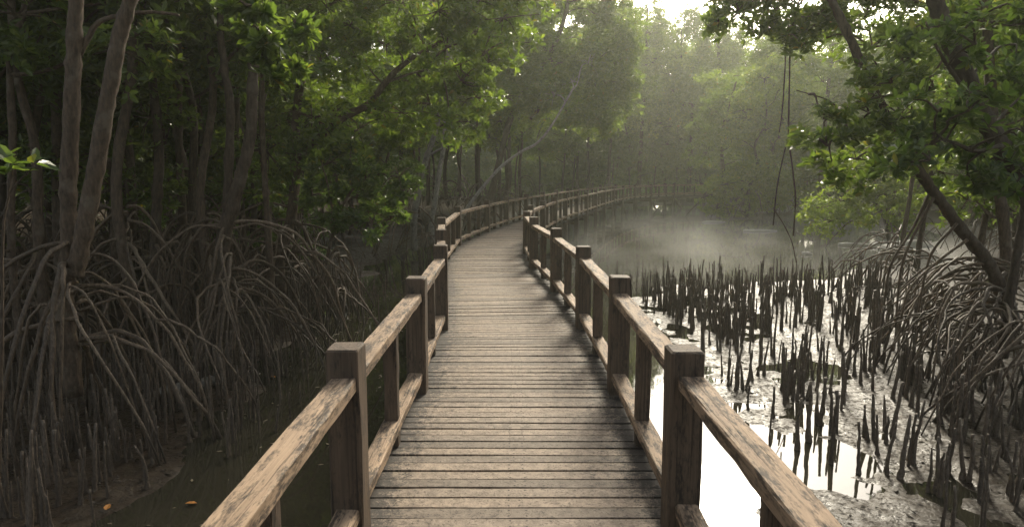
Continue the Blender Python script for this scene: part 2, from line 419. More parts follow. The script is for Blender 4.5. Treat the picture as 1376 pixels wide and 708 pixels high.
LEFT_Y = [-1.4, 0.92, 3.27, 5.58, 7.94, 10.2, 13.2, 17.2, 21.1, 24.2, 27.3, 30.4, 33.4]
RIGHT_Y = [-1.4, 0.92, 3.3, 5.58, 7.94, 10.42, 13.0, 15.5, 18.2, 20.9, 23.9, 26.5, 29.0, 31.6]
def stations(ys):
    ss = [s_of_y(y) for y in ys]
    while ss[-1] + 3.2 < SMAX: ss.append(ss[-1] + (3.2 if len(ss) < 16 else 3.9))
    return ss
def rail_piece(name, a, b, wdt, hgt, zc, mat, side):
    m = MB(); beam(m, (*a, zc), (*b, zc), wdt, hgt, seg=max(3, int(np.linalg.norm(b - a) / 0.16)), cham=0.008, jit=0.0022, rng=rng)
    link(name, m.mesh(name, mat), bw)
for side, ys in ((-1, LEFT_Y), (1, RIGHT_Y)):
    ss = stations(ys); pos = []
    for s in ss:
        p, t, r = at_s(s); c = p + r * side * 0.86
        if s > s_of_y(9): c = p + r * side * 0.90
        pos.append((c, t, r))
        top = DZ + 1.0 + rng.normal() * 0.010
        bot = max(-0.75, min(gz(*c) - 0.3, -0.2))
        m = MB(); lean = rng.normal(size=2) * 0.008
        beam(m, (c[0], c[1], bot), (c[0] + lean[0], c[1] + lean[1], top), 0.165, 0.175, up=(t[0], t[1], 0), seg=12, cham=0.010, jit=0.0018, rng=rng)
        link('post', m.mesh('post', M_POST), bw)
    for k in range(len(ss) - 1):
        c0, t0, r0 = pos[k]; c1, t1, r1 = pos[k + 1]
        d = c1 - c0; L = np.linalg.norm(d); d = d / L
        a, b = c0 + d * 0.08, c1 - d * 0.08
        dz = rng.normal(size=2) * 0.006
        rail_piece('handrail', a, b, 0.128, 0.072, DZ + 0.835 + dz[0], M_RAIL, side)
        rail_piece('lower_rail', a, b, 0.120, 0.068, DZ + 0.155 + dz[1], M_RAIL, side)
        nb = 1 if L < 2.8 else 2
        for q in range(nb):
            c = c0 + d * L * (q + 1) / (nb + 1)
            m = MB()
            beam(m, (c[0], c[1], DZ + 0.1895 + dz[1]), (c[0], c[1], DZ + 0.7985 + dz[0]), 0.092, 0.085, up=(d[0], d[1], 0), seg=5, cham=0.006, rng=rng)
            beam(m, (c[0], c[1], DZ + 0.004), (c[0], c[1], DZ + 0.1205 + dz[1]), 0.092, 0.085, up=(d[0], d[1], 0), seg=2, cham=0.006, rng=rng)
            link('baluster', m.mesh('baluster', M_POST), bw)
        if c0[1] > 38 and side == 1:     # diagonal struts under the far stretch
            m = MB(); e = c0 + d * 1.3
            beam(m, (c0[0], c0[1], DZ - 0.22), (e[0], e[1], -0.3), 0.10, 0.12, up=(d[0], d[1], 0), rng=rng)
            link('brace', m.mesh('brace', M_POST), bw)
    # the long bearer under the board ends
    m = MB(); s = s_of_y(-2)
    while s < SMAX - 2.5:
        p, t, r = at_s(s); p2, t2, r2 = at_s(s + 2.45)
        a = p + r * side * 0.70; b = p2 + r2 * side * 0.70
        beam(m, (*a, DZ - 0.135), (*b, DZ - 0.135), 0.09, 0.19, rng=rng); s += 2.45
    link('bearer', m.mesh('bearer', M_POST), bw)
    if side == 1:
        for s in ss:
            if s < s_of_y(2): continue
            p, t, r = at_s(s); m = MB()
            beam(m, (*(p - r * 0.80), DZ - 0.29), (*(p + r * 0.80), DZ - 0.29), 0.12, 0.115, rng=rng)
            link('crossbeam', m.mesh('crossbeam', M_POST), bw)

# ------------------------------------------------------------------ leaves, crowns, trees
def leaf_faces(mb, rng, C, ax, nl, L, wid=0.42, el=(0.1, 0.9)):
    """a rosette of nl leaves at every point of C around its axis"""
    n = len(C)
    if n == 0: return
    ref = rng.normal(size=(n, 3)); u = norm(np.cross(ax, ref)); v = np.cross(ax, u)
    a = (np.arange(nl)[None] / nl * 2 * math.pi + rng.uniform(0, 6.28, (n, 1)) + rng.normal(scale=0.3, size=(n, nl)))
    e = rng.uniform(*el, (n, nl))
    D = (np.cos(e) * np.cos(a))[..., None] * u[:, None] + (np.cos(e) * np.sin(a))[..., None] * v[:, None] + np.sin(e)[..., None] * ax[:, None]
    D[..., 2] -= 0.12; D = norm(D).reshape(-1, 3)
    A = np.repeat(ax, nl, 0)
    W = norm(np.cross(D, A) + 1e-6); Nn = np.cross(W, D)
    tw = rng.normal(scale=0.35, size=(len(D), 1)); W = W * np.cos(tw) + Nn * np.sin(tw); Nn = np.cross(W, D)
    l = (L * rng.uniform(0.65, 1.2, (len(D), 1))); w_ = l * wid / 2
    B = np.repeat(C, nl, 0) + D * l * 0.12
    V = np.stack([B, B + D * l * .34 + W * w_ + Nn * w_ * .25, B + D * l * .74 + W * w_ * .82 + Nn * w_ * .12, B + D * l - Nn * l * .06,
                  B + D * l * .74 - W * w_ * .82 + Nn * w_ * .12, B + D * l * .34 - W * w_ + Nn * w_ * .25], 1)
    k = np.arange(len(D))[:, None] * 6
    mb.add(V.reshape(-1, 3), [np.concatenate([k + np.array([0, 1, 2, 3]), k + np.array([0, 3, 4, 5])])])

def clump(mb, tw, rng, c, r, n, L, nl=6, src=None, sub=0.42, wid=0.42):
    """an uneven leaf mass round c (radii r): small tufts with gaps between, on twigs"""
    r = np.broadcast_to(np.asarray(r, float), (3,))
    per = 11
    m = max(2, int(n / per))
    dirs = norm(rng.normal(size=(m, 3))); rad = rng.uniform(0.25, 1.0, (m, 1)) ** 0.55
    tc = np.asarray(c) + dirs * rad * r
    if tw is not None and src is not None:
        for q in tc[:: max(1, len(tc) // 9)]:
            mid = (np.asarray(src) + q) / 2 + rng.normal(scale=0.08, size=3) * np.linalg.norm(q - src) + np.array([0, 0, 0.05])
            tube(tw, smooth_path([src, mid, q], 5), np.linspace(0.016, 0.005, 5), 4, cap=False)
    C = np.repeat(tc, per, 0) + rng.normal(size=(m * per, 3)) * sub * r.mean() * 0.5 * np.array([1, 1, 0.65])
    ax = norm(np.repeat(dirs, per, 0) * 0.6 + np.array([0, 0, 0.75]) + rng.normal(scale=0.45, size=(len(C), 3)))
    leaf_faces(mb, rng, C, ax, nl, L, wid)

def root_path(rng, o, az, R_, z0, ground, rise=0.12, p=2.0, n=12):
    """an arching prop root from height z0 down to the mud, R_ away"""
    d = np.array([math.cos(az), math.sin(az)]); t = np.linspace(0, 1, n)
    xy = np.asarray(o)[None, :2] + d[None] * (R_ * t)[:, None] + np.array([-d[1], d[0]])[None] * (rng.normal() * 0.12 * R_ * np.sin(t * 3.14))[:, None]
    z = ground + (z0 - ground) * (1 - t ** p) + rise * R_ * np.sin(t * 3.14) * 0.6
    pts = np.column_stack([xy, z]); pts[1:-1] += rng.normal(scale=0.006 * R_ + 0.003, size=(n - 2, 3))
    pts[-1, 2] = ground - 0.08
    return pts

def root_mesh(rng, o, az, R_, z0, gfun, rad, shift=None):
    m = MB()
    gx_, gy_ = o[0] + math.cos(az) * R_, o[1] + math.sin(az) * R_
    gr = gfun(gx_, gy_)
    pts = root_path(rng, o, az, R_, z0, gr, rise=rng.uniform(0.0, 0.30), p=rng.uniform(1.5, 2.8))
    tube(m, smooth_path(pts, 20), np.linspace(rad, rad * 0.62, 20) * (1 + 0.10 * rng.normal(size=20)), 7, 0.08, rng)
    return m.mesh('prop_root', M_ROOT, True, shift), pts

def add_roots(parent, rng, origin, n, zr, rr, rad, shift, az0=None, spread=math.pi, fork=0.5):
    """prop roots round a trunk foot, each a part of its own"""
    for i in range(n):
        az = (i / n * 2 * math.pi + rng.normal() * 0.3) if az0 is None else az0 + rng.uniform(-spread, spread)
        R_ = rng.uniform(*rr); z0 = rng.uniform(*zr); ra = rad * rng.uniform(0.6, 1.15)
        me, pts = root_mesh(rng, origin, az, R_, z0, gz, ra, shift)
        link('prop_root', me, parent)
        if rng.random() < fork:        # a younger root leaving the arch part-way
            q = pts[rng.integers(3, 7)]
            me, _ = root_mesh(rng, q[:2], az + rng.normal() * 0.6, R_ * rng.uniform(0.3, 0.75), q[2], gz, ra * 0.7, shift)
            link('prop_root', me, parent)

def limb(tw, rng, a, b, r0, r1, sag=0.1, n=9, sides=7):
    a, b = np.asarray(a, float), np.asarray(b, float); L = np.linalg.norm(b - a)
    k = [a] + [a + (b - a) * t + rng.normal(scale=0.05 * L, size=3) + np.array([0, 0, sag * L * math.sin(t * 3.14)]) for t in (0.33, 0.66)] + [b]
    p = smooth_path(k, n); tube(tw, p, np.linspace(r0, r1, n), sides, 0.04, rng)
    return p

VARIANTS = []
def variant(seed, H, lean, base, crown_lo, width, L, dens, mat, droop=0.0, roots=11, rr=(0.6, 1.8), r0=0.10, leaf=M_LEAF):
    """one kind of background mangrove: trunk with limbs, crown and prop roots as meshes to be shared"""
    rng = np.random.default_rng(seed)
    tw, cr = MB(), MB()
    la = rng.uniform(0, 6.28); dirn = np.array([math.cos(la), math.sin(la), 0])
    zs = np.linspace(base * 0.6, H * 0.93, 7)
    tp = np.array([np.array([0, 0, z]) + dirn * lean * (z / H) ** 1.5 * H + np.append(rng.normal(scale=0.10 + 0.012 * z, size=2), 0) for z in zs])
    tp[0, :2] = 0
    path = smooth_path(tp, 24); tube(tw, path, np.linspace(r0, r0 * 0.3, 24), 9, 0.06, rng)
    nl_ = max(5, int(H * 0.9))
    for i in range(nl_):
        f = (i + 0.5) / nl_
        zc = crown_lo + (H - crown_lo) * f
        q = path[np.argmin(abs(path[:, 2] - zc * 0.86))]
        az = i * 2.4 + rng.normal() * 0.4
        reach = width * (0.55 + 0.5 * math.sin(f * 3.0)) * rng.uniform(0.6, 1.1)
        e = np.array([q[0] + math.cos(az) * reach, q[1] + math.sin(az) * reach, zc - droop * reach * 0.4])
        limb(tw, rng, q, e, r0 * 0.38 * (1.1 - 0.5 * f), 0.015, 0.12)
        rad = width * rng.uniform(0.40, 0.62)
        clump(cr, tw, rng, e, (rad, rad, rad * 0.62), int(dens * rad * rad), L, 6, src=e, sub=0.5)
        if rng.random() < 0.7:
            e2 = (q * 0.45 + e * 0.55) + np.array([0, 0, 0.35]) + rng.normal(scale=0.25, size=3)
            clump(cr, None, rng, e2, (rad * 0.7, rad * 0.7, rad * 0.45), int(dens * rad * rad * 0.45), L, 6, sub=0.5)
    clump(cr, tw, rng, path[-1] + np.array([0, 0, 0.2]), (width * .5, width * .5, width * .45), int(dens * width * width * .3), L, 6, src=path[-1])
    vr = {'trunk': tw.mesh('trunk', mat, True), 'crown': cr.mesh('crown', leaf), 'roots': [], 'stem': r0}
    for i in range(roots):
        me, _ = root_mesh(rng, (0, 0), i / roots * 6.28 + rng.normal() * 0.35, rng.uniform(*rr), rng.uniform(base * 0.7, base + 1.1), lambda x, y: 0.03, r0 * rng.uniform(0.16, 0.38))
        vr['roots'].append(me)
    VARIANTS.append(vr)

#        seed  H   lean base lo  width L    dens mat
variant(101, 11.0, 0.10, 1.0, 4.0, 1.9, .17, 150, M_BARK, r0=0.075)
variant(102, 12.5, 0.05, 1.2, 5.0, 2.0, .17, 150, M_BARK, r0=0.08)
variant(103, 9.5, 0.16, 0.8, 2.8, 1.8, .16, 150, M_BARK, r0=0.065)
variant(104, 13.0, 0.08, 1.4, 4.5, 2.3, .18, 140, M_BARK, roots=13)
variant(105, 8.0, 0.12, 0.7, 2.2, 1.8, .16, 160, M_BARK, roots=13)
variant(106, 15.0, 0.05, 1.4, 5.5, 2.9, .24, 85, M_BARK, r0=0.14, leaf=M_LEAF_SUNLIT)          # taller, for the far banks
variant(107, 13.0, 0.10, 1.2, 4.6, 2.9, .24, 85, M_BARK, r0=0.13, leaf=M_LEAF_SUNLIT)
variant(108, 10.0, 0.08, 0.8, 1.3, 2.6, .22, 95, M_BARK, droop=0.5, r0=0.12, leaf=M_LEAF_SUNLIT)
variant(109, 4.2, 0.10, 0.5, 0.7, 1.5, .17, 150, M_BARK, droop=0.5, r0=0.06)  # low bushy
variant(110, 11.0, 0.14, 1.0, 6.0, 1.5, .17, 120, M_PALE, r0=0.09)          # pale stems

BG_RNG = np.random.default_rng(5)
def plant(v, x, y, label, group, sc=1.0, rz=None, cat='tree', name='mangrove_tree', nroots=99):
    vr = VARIANTS[v]
    e = empty(name, (x, y, max(gz(x, y), -0.35) - 0.02), label, cat, group, BG_RNG.uniform(0, 6.28) if rz is None else rz, sc)
    link('trunk', vr['trunk'], e); link('crown', vr['crown'], e)
    for me in vr['roots'][:nroots]: link('prop_root', me, e)
    return e

# the shaded forest beside the left railing
placed = []
def scatter(n, xr, yr, vs, label, group, mind, sc=(0.85, 1.15), ok=None, nroots=99):
    k = 0; tries = 0
    while k < n and tries < 4000:
        tries += 1
        x, y = BG_RNG.uniform(*xr), BG_RNG.uniform(*yr)
        if ok is not None and not ok(x, y): continue
        if any((x - a) ** 2 + (y - b) ** 2 < mind ** 2 for a, b in placed): continue
        placed.append((x, y)); k += 1
        v = vs[k % len(vs)]
        lb = label[k % len(label)] if isinstance(label, list) else label
        plant(v, x, y, lb, group, BG_RNG.uniform(*sc), nroots=nroots)
land = lambda m: (lambda x, y: float(pond_dist(np.array([x]), np.array([y]))[0]) > m)
heroes_xy = [(-4.95, 7.2), (-4.1, 9.8), (-6, 12), (-4.6, 14), (-3.9, 17.5)]
placed += heroes_xy
vis = lambda x, y: abs(x) < 0.80 * y + 3
scatter(40, (-15, -4.2), (9.5, 22), [0, 1, 2, 3, 4, 1], 'slim dark mangrove tree among many in the shaded forest behind the left bank roots', 'trees of the shaded forest beyond the left bank', 1.1,
        ok=lambda x, y: vis(x, y) and land(0.8)(x, y) and x > -0.8 * y - 2)
scatter(22, (-16, -4.6), (13, 30), [8], 'low dark leafy bush filling the gloom between the left forest trunks', 'bushes under the left forest', 1.0, sc=(0.8, 1.3),
        ok=lambda x, y: vis(x, y) and land(1.2)(x, y), nroots=3)
scatter(22, (-30, -4), (22, 40), [1, 3, 0, 5, 2], 'dim mangrove tree far back in the forest left of the boardwalk curve', 'trees deep in the forest left of the boardwalk', 2.2,
        ok=lambda x, y: vis(x, y) and land(1.0)(x, y), nroots=5)
scatter(24, (-9, 9), (36, 60), [5, 1, 6, 3], 'hazy mangrove tree standing behind the far left railing where the boardwalk bends', 'trees behind the bend of the boardwalk', 1.9,
        ok=land(1.2), nroots=6)
scatter(14, (3, 30), (62.5, 76), [5, 6, 5, 7], 'misty tree in the hazy tree line beyond the end of the boardwalk', 'misty tree line beyond the boardwalk', 2.6, ok=land(1.0), nroots=3)
scatter(14, (9, 18), (60.6, 63), [8], 'misty low bush at the waterline beyond the end of the boardwalk', 'bushes beyond the boardwalk end', 0.9, sc=(1.0, 1.5), nroots=0)
scatter(16, (14.5, 36), (41.5, 58), [6, 7, 8, 5, 7], 'hazy rounded mangrove on the far bank across the pond', 'mangroves on the far bank of the pond', 2.3, ok=land(0.9), nroots=6)
scatter(12, (12.5, 34), (24, 40), [3, 8, 7, 2, 4], 'shaded mangrove tree on the right bank of the pond', 'mangroves along the right bank of the pond', 2.0, ok=lambda x, y: land(1.4)(x, y) and x < 0.85 * y + 2, nroots=7)
scatter(12, (7.6, 20), (9, 24), [0, 4, 2, 3, 1], 'dark mangrove tree packed behind the tangle of arching roots right of the mud', 'trees behind the right hand root tangle', 1.7,
        ok=lambda x, y: land(1.5)(x, y) and x > 0.62 * y + 1.0 and x < 0.85 * y + 3)

# ------------------------------------------------------------------ trees one can point at
def hero(label, base, stems, crown=(), twig_from=None, mat=M_BARK, L=0.13, nl=6, cat='tree', name='mangrove_tree', seed=1, sides=11, group=None, wid=0.42, sub=0.42, leaf=None):
    """stems: (points, radius at foot, radius at tip); crown: (centre, radius, rosettes)"""
    rng = np.random.default_rng(seed)
    base = np.asarray(base, float)
    e = empty(name, base, label, cat, group)
    tw, cr = MB(), MB(); ends = []
    for i_, (pts, r0, r1) in enumerate(stems):
        if i_ == 0 and pts[0][2] > base[2] + 0.5: pts = [np.array([pts[0][0], pts[0][1], base[2] + 0.38])] + list(pts)
        n = 8 * len(pts)
        p = smooth_path(pts, n) + np.cumsum(rng.normal(scale=0.004, size=(n, 3)), 0) * 0.6
        rad = np.linspace(r0, r1, n) * (1 + 0.05 * np.sin(np.arange(n) * 1.7 + seed) + 0.05 * rng.normal(size=n))
        tube(tw, p, rad, sides if r0 > 0.04 else 6, 0.05, rng); ends.append(p)
    al = np.vstack(ends)
    for c, r, n in crown:
        c = np.asarray(c, float)
        q = al[np.argmin(np.linalg.norm(al - c, axis=1) + 0.35 * np.maximum(0, al[:, 2] - c[2] + 0.3))]
        src = c
        dist = np.linalg.norm(q - c)
        if dist > 0.35:
            limb(tw, rng, q, c, min(0.05, 0.012 + 0.012 * dist), 0.008, 0.10, 8, 6)
        clump(cr, tw, rng, c, (r, r, r * 0.7), n, L, nl, src=src, wid=wid, sub=sub)
    link('trunk', tw.mesh('trunk', mat, True, base), e)
    if crown: link('crown', cr.mesh('crown', leaf or M_LEAF, False, base), e)
    return e, rng

def px(lst, d, jd=0.0, seed=0):
    r = np.random.default_rng(seed)
    return [P(x, y, d + (r.uniform(-jd, jd) if jd else 0)) for x, y in lst]
def clumps(lst, d, r, n, jd=0.5, seed=0, jr=0.25):
    q = np.random.default_rng(seed)
    return [(P(x, y, d + q.uniform(-jd, jd)), r * q.uniform(1 - jr, 1 + jr), n) for x, y in lst]
def high(cx, cy, z0, z1, w, k, r, n, seed):
    """the upper crown of a tree that stands taller than the view"""
    q = np.random.default_rng(seed)
    return [((cx + q.normal() * w, cy + q.normal() * w, q.uniform(z0, z1)), r * q.uniform(0.7, 1.3), n) for _ in range(k)]

# twin stems at the left, on a cage of roots
d = 7.2; o = P(100, 335, d)
A = px([(86, 395), (93, 335), (90, 254), (95, 160), (99, 80), (102, 0), (106, -120), (104, -260)], d) ; B = px([(100, 370), (112, 325), (130, 225), (146, 127), (163, 45), (180, -15), (215, -130), (240, -260)], d - 0.15)
C_ = px([(106, 76), (130, 33), (161, 19), (200, 15), (238, 20)], d + 0.05)
D_ = px([(180, -15), (235, -50), (300, -30), (345, 20), (362, 70)], d - 0.9) 
D_[0] = P(180, -15, d - 0.15)
lf = clumps([(332, 8), (348, 40), (372, 52), (354, 78), (386, 84), (349, 104), (318, 5), (395, 30), (340, -30), (290, -25)], d - 0.95, 0.16, 16, 0.15, 3)
e, rng = hero('nearest left mangrove with two brown stems rising from one cage of roots', (o[0], o[1], gz(o[0], o[1])),
              [(A, 0.10, 0.06), (B, 0.095, 0.055), (C_, 0.03, 0.015), (D_, 0.03, 0.010)], lf + high(-5.6, 9.2, 7.5, 10.5, 1.2, 5, 0.7, 70, 4), L=0.115, seed=21, sub=0.6)
b = e.location
add_roots(e, rng, (o[0] - 0.02, o[1]), 13, (1.0, 2.2), (0.5, 1.8), 0.030, b, fork=0.35)
add_roots(e, rng, (o[0], o[1]), 6, (0.8, 1.8), (0.8, 2.0), 0.022, b, az0=-0.2, spread=1.2, fork=0.3)

# second left cage of roots
d = 9.9; o = P(307, 290, d)
A = px([(300, 330), (313, 280), (326, 230), (335, 190), (339, 110), (345, 40), (352, -60), (350, -170)], d); B = px([(300, 320), (306, 275), (311, 148), (304, 93), (300, 20), (306, -120)], d + 0.25)
e, rng = hero('grey stemmed mangrove on a wide fan of pale thin roots behind the near twin stems', (o[0], o[1], gz(o[0], o[1])),
              [(A, 0.105, 0.06), (B, 0.075, 0.04)], high(o[0], o[1], 7.0, 10.5, 1.2, 6, 0.7, 80, 8), L=0.13, seed=22)
b = e.location
add_roots(e, rng, o[:2], 20, (0.7, 2.3), (0.5, 2.0), 0.028, b)
add_roots(e, rng, o[:2], 12, (0.6, 2.1), (0.6, 2.0), 0.020, b, az0=-0.4, spread=1.3)

# slim stems between and beyond them
def slim(label, lst, d, r0, r1, seed, top=1, roots=7, mat=M_BARK, zr=(0.8, 2.0)):
    st = px(lst, d)
    o = st[0]
    tp = st[-1]
    e, rng = hero(label, (o[0], o[1], gz(o[0], o[1])), [(st, r0, r1)], high(tp[0], tp[1], tp[2] - 1.5, tp[2] + 1.0, 0.9, 6 * top, 0.65, 90, seed), seed=seed, mat=mat)
    add_roots(e, rng, o[:2], roots, zr, (0.5, 1.9), r0 * 0.34, e.location)
    return e
slim('dark upright stem with pale flakes midway between the twin stems and the root fan', [(210, 330), (212, 271), (214, 190), (203, 85), (199, 25), (192, -80), (188, -150)], 12.0, 0.10, 0.05, 31)
slim('thin pale lit stem by the left border of the forest', [(14, 330), (15, 190), (13, 64), (30, 20), (42, -90)], 9.0, 0.055, 0.03, 32)
slim('dark stem leaning left beside the near twin stems', [(52, 330), (47, 203), (25, 114), (16, 40), (14, -100)], 9.6, 0.075, 0.04, 33)
slim('thick black stem standing straight behind the near twin stems', [(80, 330), (77, 200), (76, 140), (71, 50), (70, -100)], 11.5, 0.10, 0.06, 34)
slim('straight shaded stem to the left of the fan of roots', [(247, 320), (241, 190), (241, 80), (236, -60)], 14, 0.10, 0.05, 35)
slim('forked looking slim stem just right of the fan of roots', [(362, 330), (356, 230), (352, 130), (360, 20), (366, -80)], 13, 0.07, 0.04, 36)

# big bough reaching right over the water, with the sunlit crown
d = 14.0; o = P(392, 320, d)
A = px([(376, 345), (392, 290), (402, 213), (428, 186), (459, 158), (493, 140), (515, 113), (538, 90), (566, 71), (600, 52), (625, 28), (650, -10)], d)
B = px([(396, 250), (398, 150), (412, 60), (420, -60), (410, -180)], d + 0.2)
C_ = px([(515, 113), (560, 97), (600, 92), (650, 75)], d - 0.1)
cr = clumps([(520, 60), (560, 45), (600, 65), (640, 45), (676, 25), (700, 0), (480, 85), (500, 135), (540, 152), (578, 140), (620, 110), (655, 85), (680, 55), (606, 165), (532, 185), (452, 150), (470, 35), (430, 80), (640, 132),
             (590, 15), (540, 5), (630, 0), (500, 10), (660, -20), (600, -40), (540, -50), (480, -40), (440, 10), (400, 20), (405, 110), (380, 60), (440, -60), (690, -50), (590, 110), (545, 110), (480, 175), (420, 160)], d, 0.66, 120, 1.0, 5)
e, rng = hero('tree with a long dark bough stretching right under a sunlit leafy crown', (o[0], o[1], gz(o[0], o[1])), [(A, 0.12, 0.025), (B, 0.10, 0.05), (C_, 0.03, 0.01)], cr, L=0.135, seed=23, leaf=M_LEAF_SUNLIT)
add_roots(e, rng, o[:2], 18, (0.8, 2.2), (0.6, 2.4), 0.034, e.location)

d = 13.2; o = P(455, 330, d)
e, rng = hero('low bright leafy mangrove hanging over the left channel below the long bough', (o[0], o[1], gz(o[0], o[1])),
              [(px([(440, 350), (452, 300), (470, 260), (495, 235)], d), 0.045, 0.015), (px([(450, 300), (440, 250), (430, 215)], d), 0.03, 0.012)],
              clumps([(470, 214), (500, 236), (478, 266), (450, 250), (512, 268), (500, 300), (536, 238), (436, 222), (460, 300), (525, 295), (420, 262), (545, 262)], d, 0.42, 75, 0.5, 6), L=0.125, seed=24)
add_roots(e, rng, o[:2], 12, (0.5, 1.5), (0.4, 1.5), 0.024, e.location)

# pale stems nearer the bend
d = 23.5; o = P(560, 283, d)
e, rng = hero('pale grey crooked trunk catching light left of the boardwalk', (o[0], o[1], gz(o[0], o[1])),
              [(px([(556, 300), (560, 268), (570, 221), (582, 186), (591, 150), (600, 90), (606, 20)], d), 0.13, 0.06), (px([(574, 210), (600, 196), (625, 188)], d), 0.05, 0.02)],
              clumps([(600, 60), (570, 20), (640, 30), (610, -20), (590, -60)], d, 1.1, 120, 1, 7), mat=M_PALE, L=0.17, seed=25)
add_roots(e, rng, o[:2], 9, (0.6, 1.8), (0.6, 2.2), 0.035, e.location)
d = 24.5; o = P(586, 280, d)
e, rng = hero('second pale trunk, straighter and beside the crooked one', (o[0], o[1], gz(o[0], o[1])),
              [(px([(580, 296), (585, 265), (590, 230), (596, 190), (598, 110), (594, 0)], d), 0.11, 0.06)],
              clumps([(590, 10), (560, -30), (630, -30), (600, -70)], d, 1.1, 120, 1, 8), mat=M_PALE, L=0.17, seed=26)
add_roots(e, rng, o[:2], 9, (0.6, 1.6), (0.6, 2.0), 0.03, e.location)
d = 30.5; o = P(622, 285, d)
e, rng = hero('pale bare trunk leaning right over the far left railing', (o[0], o[1], gz(o[0], o[1])),
              [(px([(620, 296), (630, 276), (650, 250), (673, 224), (700, 204), (722, 192), (742, 168), (770, 120)], d), 0.10, 0.04)],
              clumps([(770, 110), (745, 130), (790, 85)], d + 1.5, 1.0, 90, 1, 9), mat=M_PALE, L=0.18, seed=27)
add_roots(e, rng, o[:2], 10, (0.5, 1.8), (0.6, 2.4), 0.04, e.location)

# the tall crown above the bend
d = 34; o = P(660, 272, d)
e, rng = hero('tall sunlit leafy tree whose crown towers above the bend of the boardwalk', (o[0], o[1], gz(o[0], o[1])),
              [(px([(655, 285), (668, 230), (690, 150), (735, 80), (760, 20), (770, -60)], d), 0.20, 0.08), (px([(712, 160), (750, 120), (800, 90)], d), 0.10, 0.04), (px([(745, 90), (720, 40), (705, -10)], d), 0.08, 0.04)],
              clumps([(722, 20), (760, 5), (798, 18), (818, 55), (782, 55), (742, 66), (712, 58), (770, 105), (810, 108), (740, 118), (792, 146), (816, 150), (720, 138), (702, 104), (762, 150), (690, 40), (730, -20), (790, -25), (760, -50),
                      (826, 85), (832, 30), (838, 110), (828, 130), (835, 60), (820, 0), (700, 75), (805, 168), (700, -30), (755, 85), (798, 80), (675, 90), (680, 130), (665, 20)], d, 1.15, 300, 1.3, 10), L=0.20, sub=0.34, seed=28, leaf=M_LEAF_SUNLIT)
add_roots(e, rng, o[:2], 10, (0.6, 2.0), (0.8, 2.6), 0.05, e.location)

# hazy trees across the water
def far_tree(label, stem, d, r0, lst, r, n, seed, L=0.24):
    o = P(stem[0][0], stem[0][1], d)
    e, rng = hero(label, (o[0], o[1], gz(o[0], o[1])), [(px(stem, d), r0, r0 * 0.35)], clumps(lst, d, r, int(n * 1.4), r * 1.0, seed), L=L, seed=seed, sides=8, sub=0.34, leaf=M_LEAF_SUNLIT)
    add_roots(e, rng, o[:2], 7, (0.6, 1.8), (0.8, 2.4), 0.05, e.location, fork=0.2)
    return e
far_tree('misty tree with a dense column of foliage just right of the tall sunlit crown', [(858, 262), (862, 180), (868, 90), (870, 10)], 61, 0.25,
         [(868, 10), (850, 40), (885, 45), (845, 80), (875, 85), (898, 80), (850, 120), (880, 125), (900, 130), (860, 160), (890, 165), (840, 150), (866, 50)], 1.9, 150, 41, 0.30)
far_tree('rounded pale green misty tree standing behind the end of the boardwalk', [(925, 262), (928, 200), (930, 140), (932, 90)], 60.5, 0.25,
         [(930, 95), (905, 115), (950, 112), (890, 140), (925, 140), (960, 138), (905, 165), (945, 165), (975, 160), (885, 175), (930, 190), (962, 190)], 1.8, 150, 42, 0.30)
far_tree('slender misty tree rising highest against the bright sky', [(972, 275), (975, 200), (972, 130), (965, 70), (962, 25)], 64, 0.28,
         [(962, 20), (945, 40), (980, 45), (955, 70), (985, 80), (970, 100), (940, 85), (1000, 110), (968, 60)], 1.5, 90, 43, 0.30)
far_tree('open crowned misty tree with a forked dark stem above the far bank', [(968, 300), (972, 250), (970, 190), (978, 150), (990, 110)], 44, 0.16,
         [(955, 150), (985, 130), (1005, 160), (965, 185), (1000, 195), (940, 175), (980, 215), (1015, 215), (950, 205)], 1.1, 110, 44, 0.22)
far_tree('dense dark green bush trailing into the pond at the far bank', [(1005, 303), (1000, 275), (985, 255)], 43, 0.14,
         [(955, 262), (975, 250), (1000, 250), (1025, 255), (965, 280), (990, 275), (1015, 272), (1040, 268), (1050, 250), (1000, 230), (1030, 232)], 0.95, 130, 45, 0.20)
far_tree('broad hazy tree in the middle of the far bank', [(1040, 298), (1042, 240), (1036, 170), (1040, 100)], 46, 0.2,
         [(1040, 90), (1015, 110), (1062, 115), (1030, 145), (1060, 155), (1085, 150), (1045, 185), (1075, 195), (1020, 180), (1090, 210), (1055, 220), (1100, 180), (1050, 60), (1085, 90)], 1.3, 130, 46, 0.22)
far_tree('hazy tree half hidden behind the leaning right trunk', [(1100, 300), (1105, 220), (1112, 130), (1120, 60)], 42, 0.2,
         [(1115, 60), (1090, 75), (1140, 85), (1105, 110), (1135, 130), (1150, 165), (1095, 140), (1120, 175), (1150, 110), (1165, 60), (1180, 100)], 1.3, 130, 47, 0.22)

# right bank
d = 25; o = P(1190, 320, d)
e, rng = hero('spreading bright green shrub leaning out over the right side of the pond', (o[0], o[1], gz(o[0], o[1])),
              [(px([(1195, 325), (1188, 290), (1165, 265), (1130, 270)], d), 0.09, 0.03), (px([(1190, 290), (1205, 250), (1210, 205)], d), 0.07, 0.03)],
              clumps([(1100, 280), (1128, 268), (1158, 252), (1190, 262), (1212, 238), (1150, 226), (1200, 208), (1118, 296), (1175, 285), (1140, 285), (1220, 270), (1170, 215), (1235, 215), (1205, 290), (1180, 190), (1225, 180)], d, 0.82, 110, 0.9, 11), L=0.17, seed=51, leaf=M_LEAF_SUNLIT)
add_roots(e, rng, o[:2], 14, (0.4, 1.5), (0.6, 2.4), 0.03, e.location)

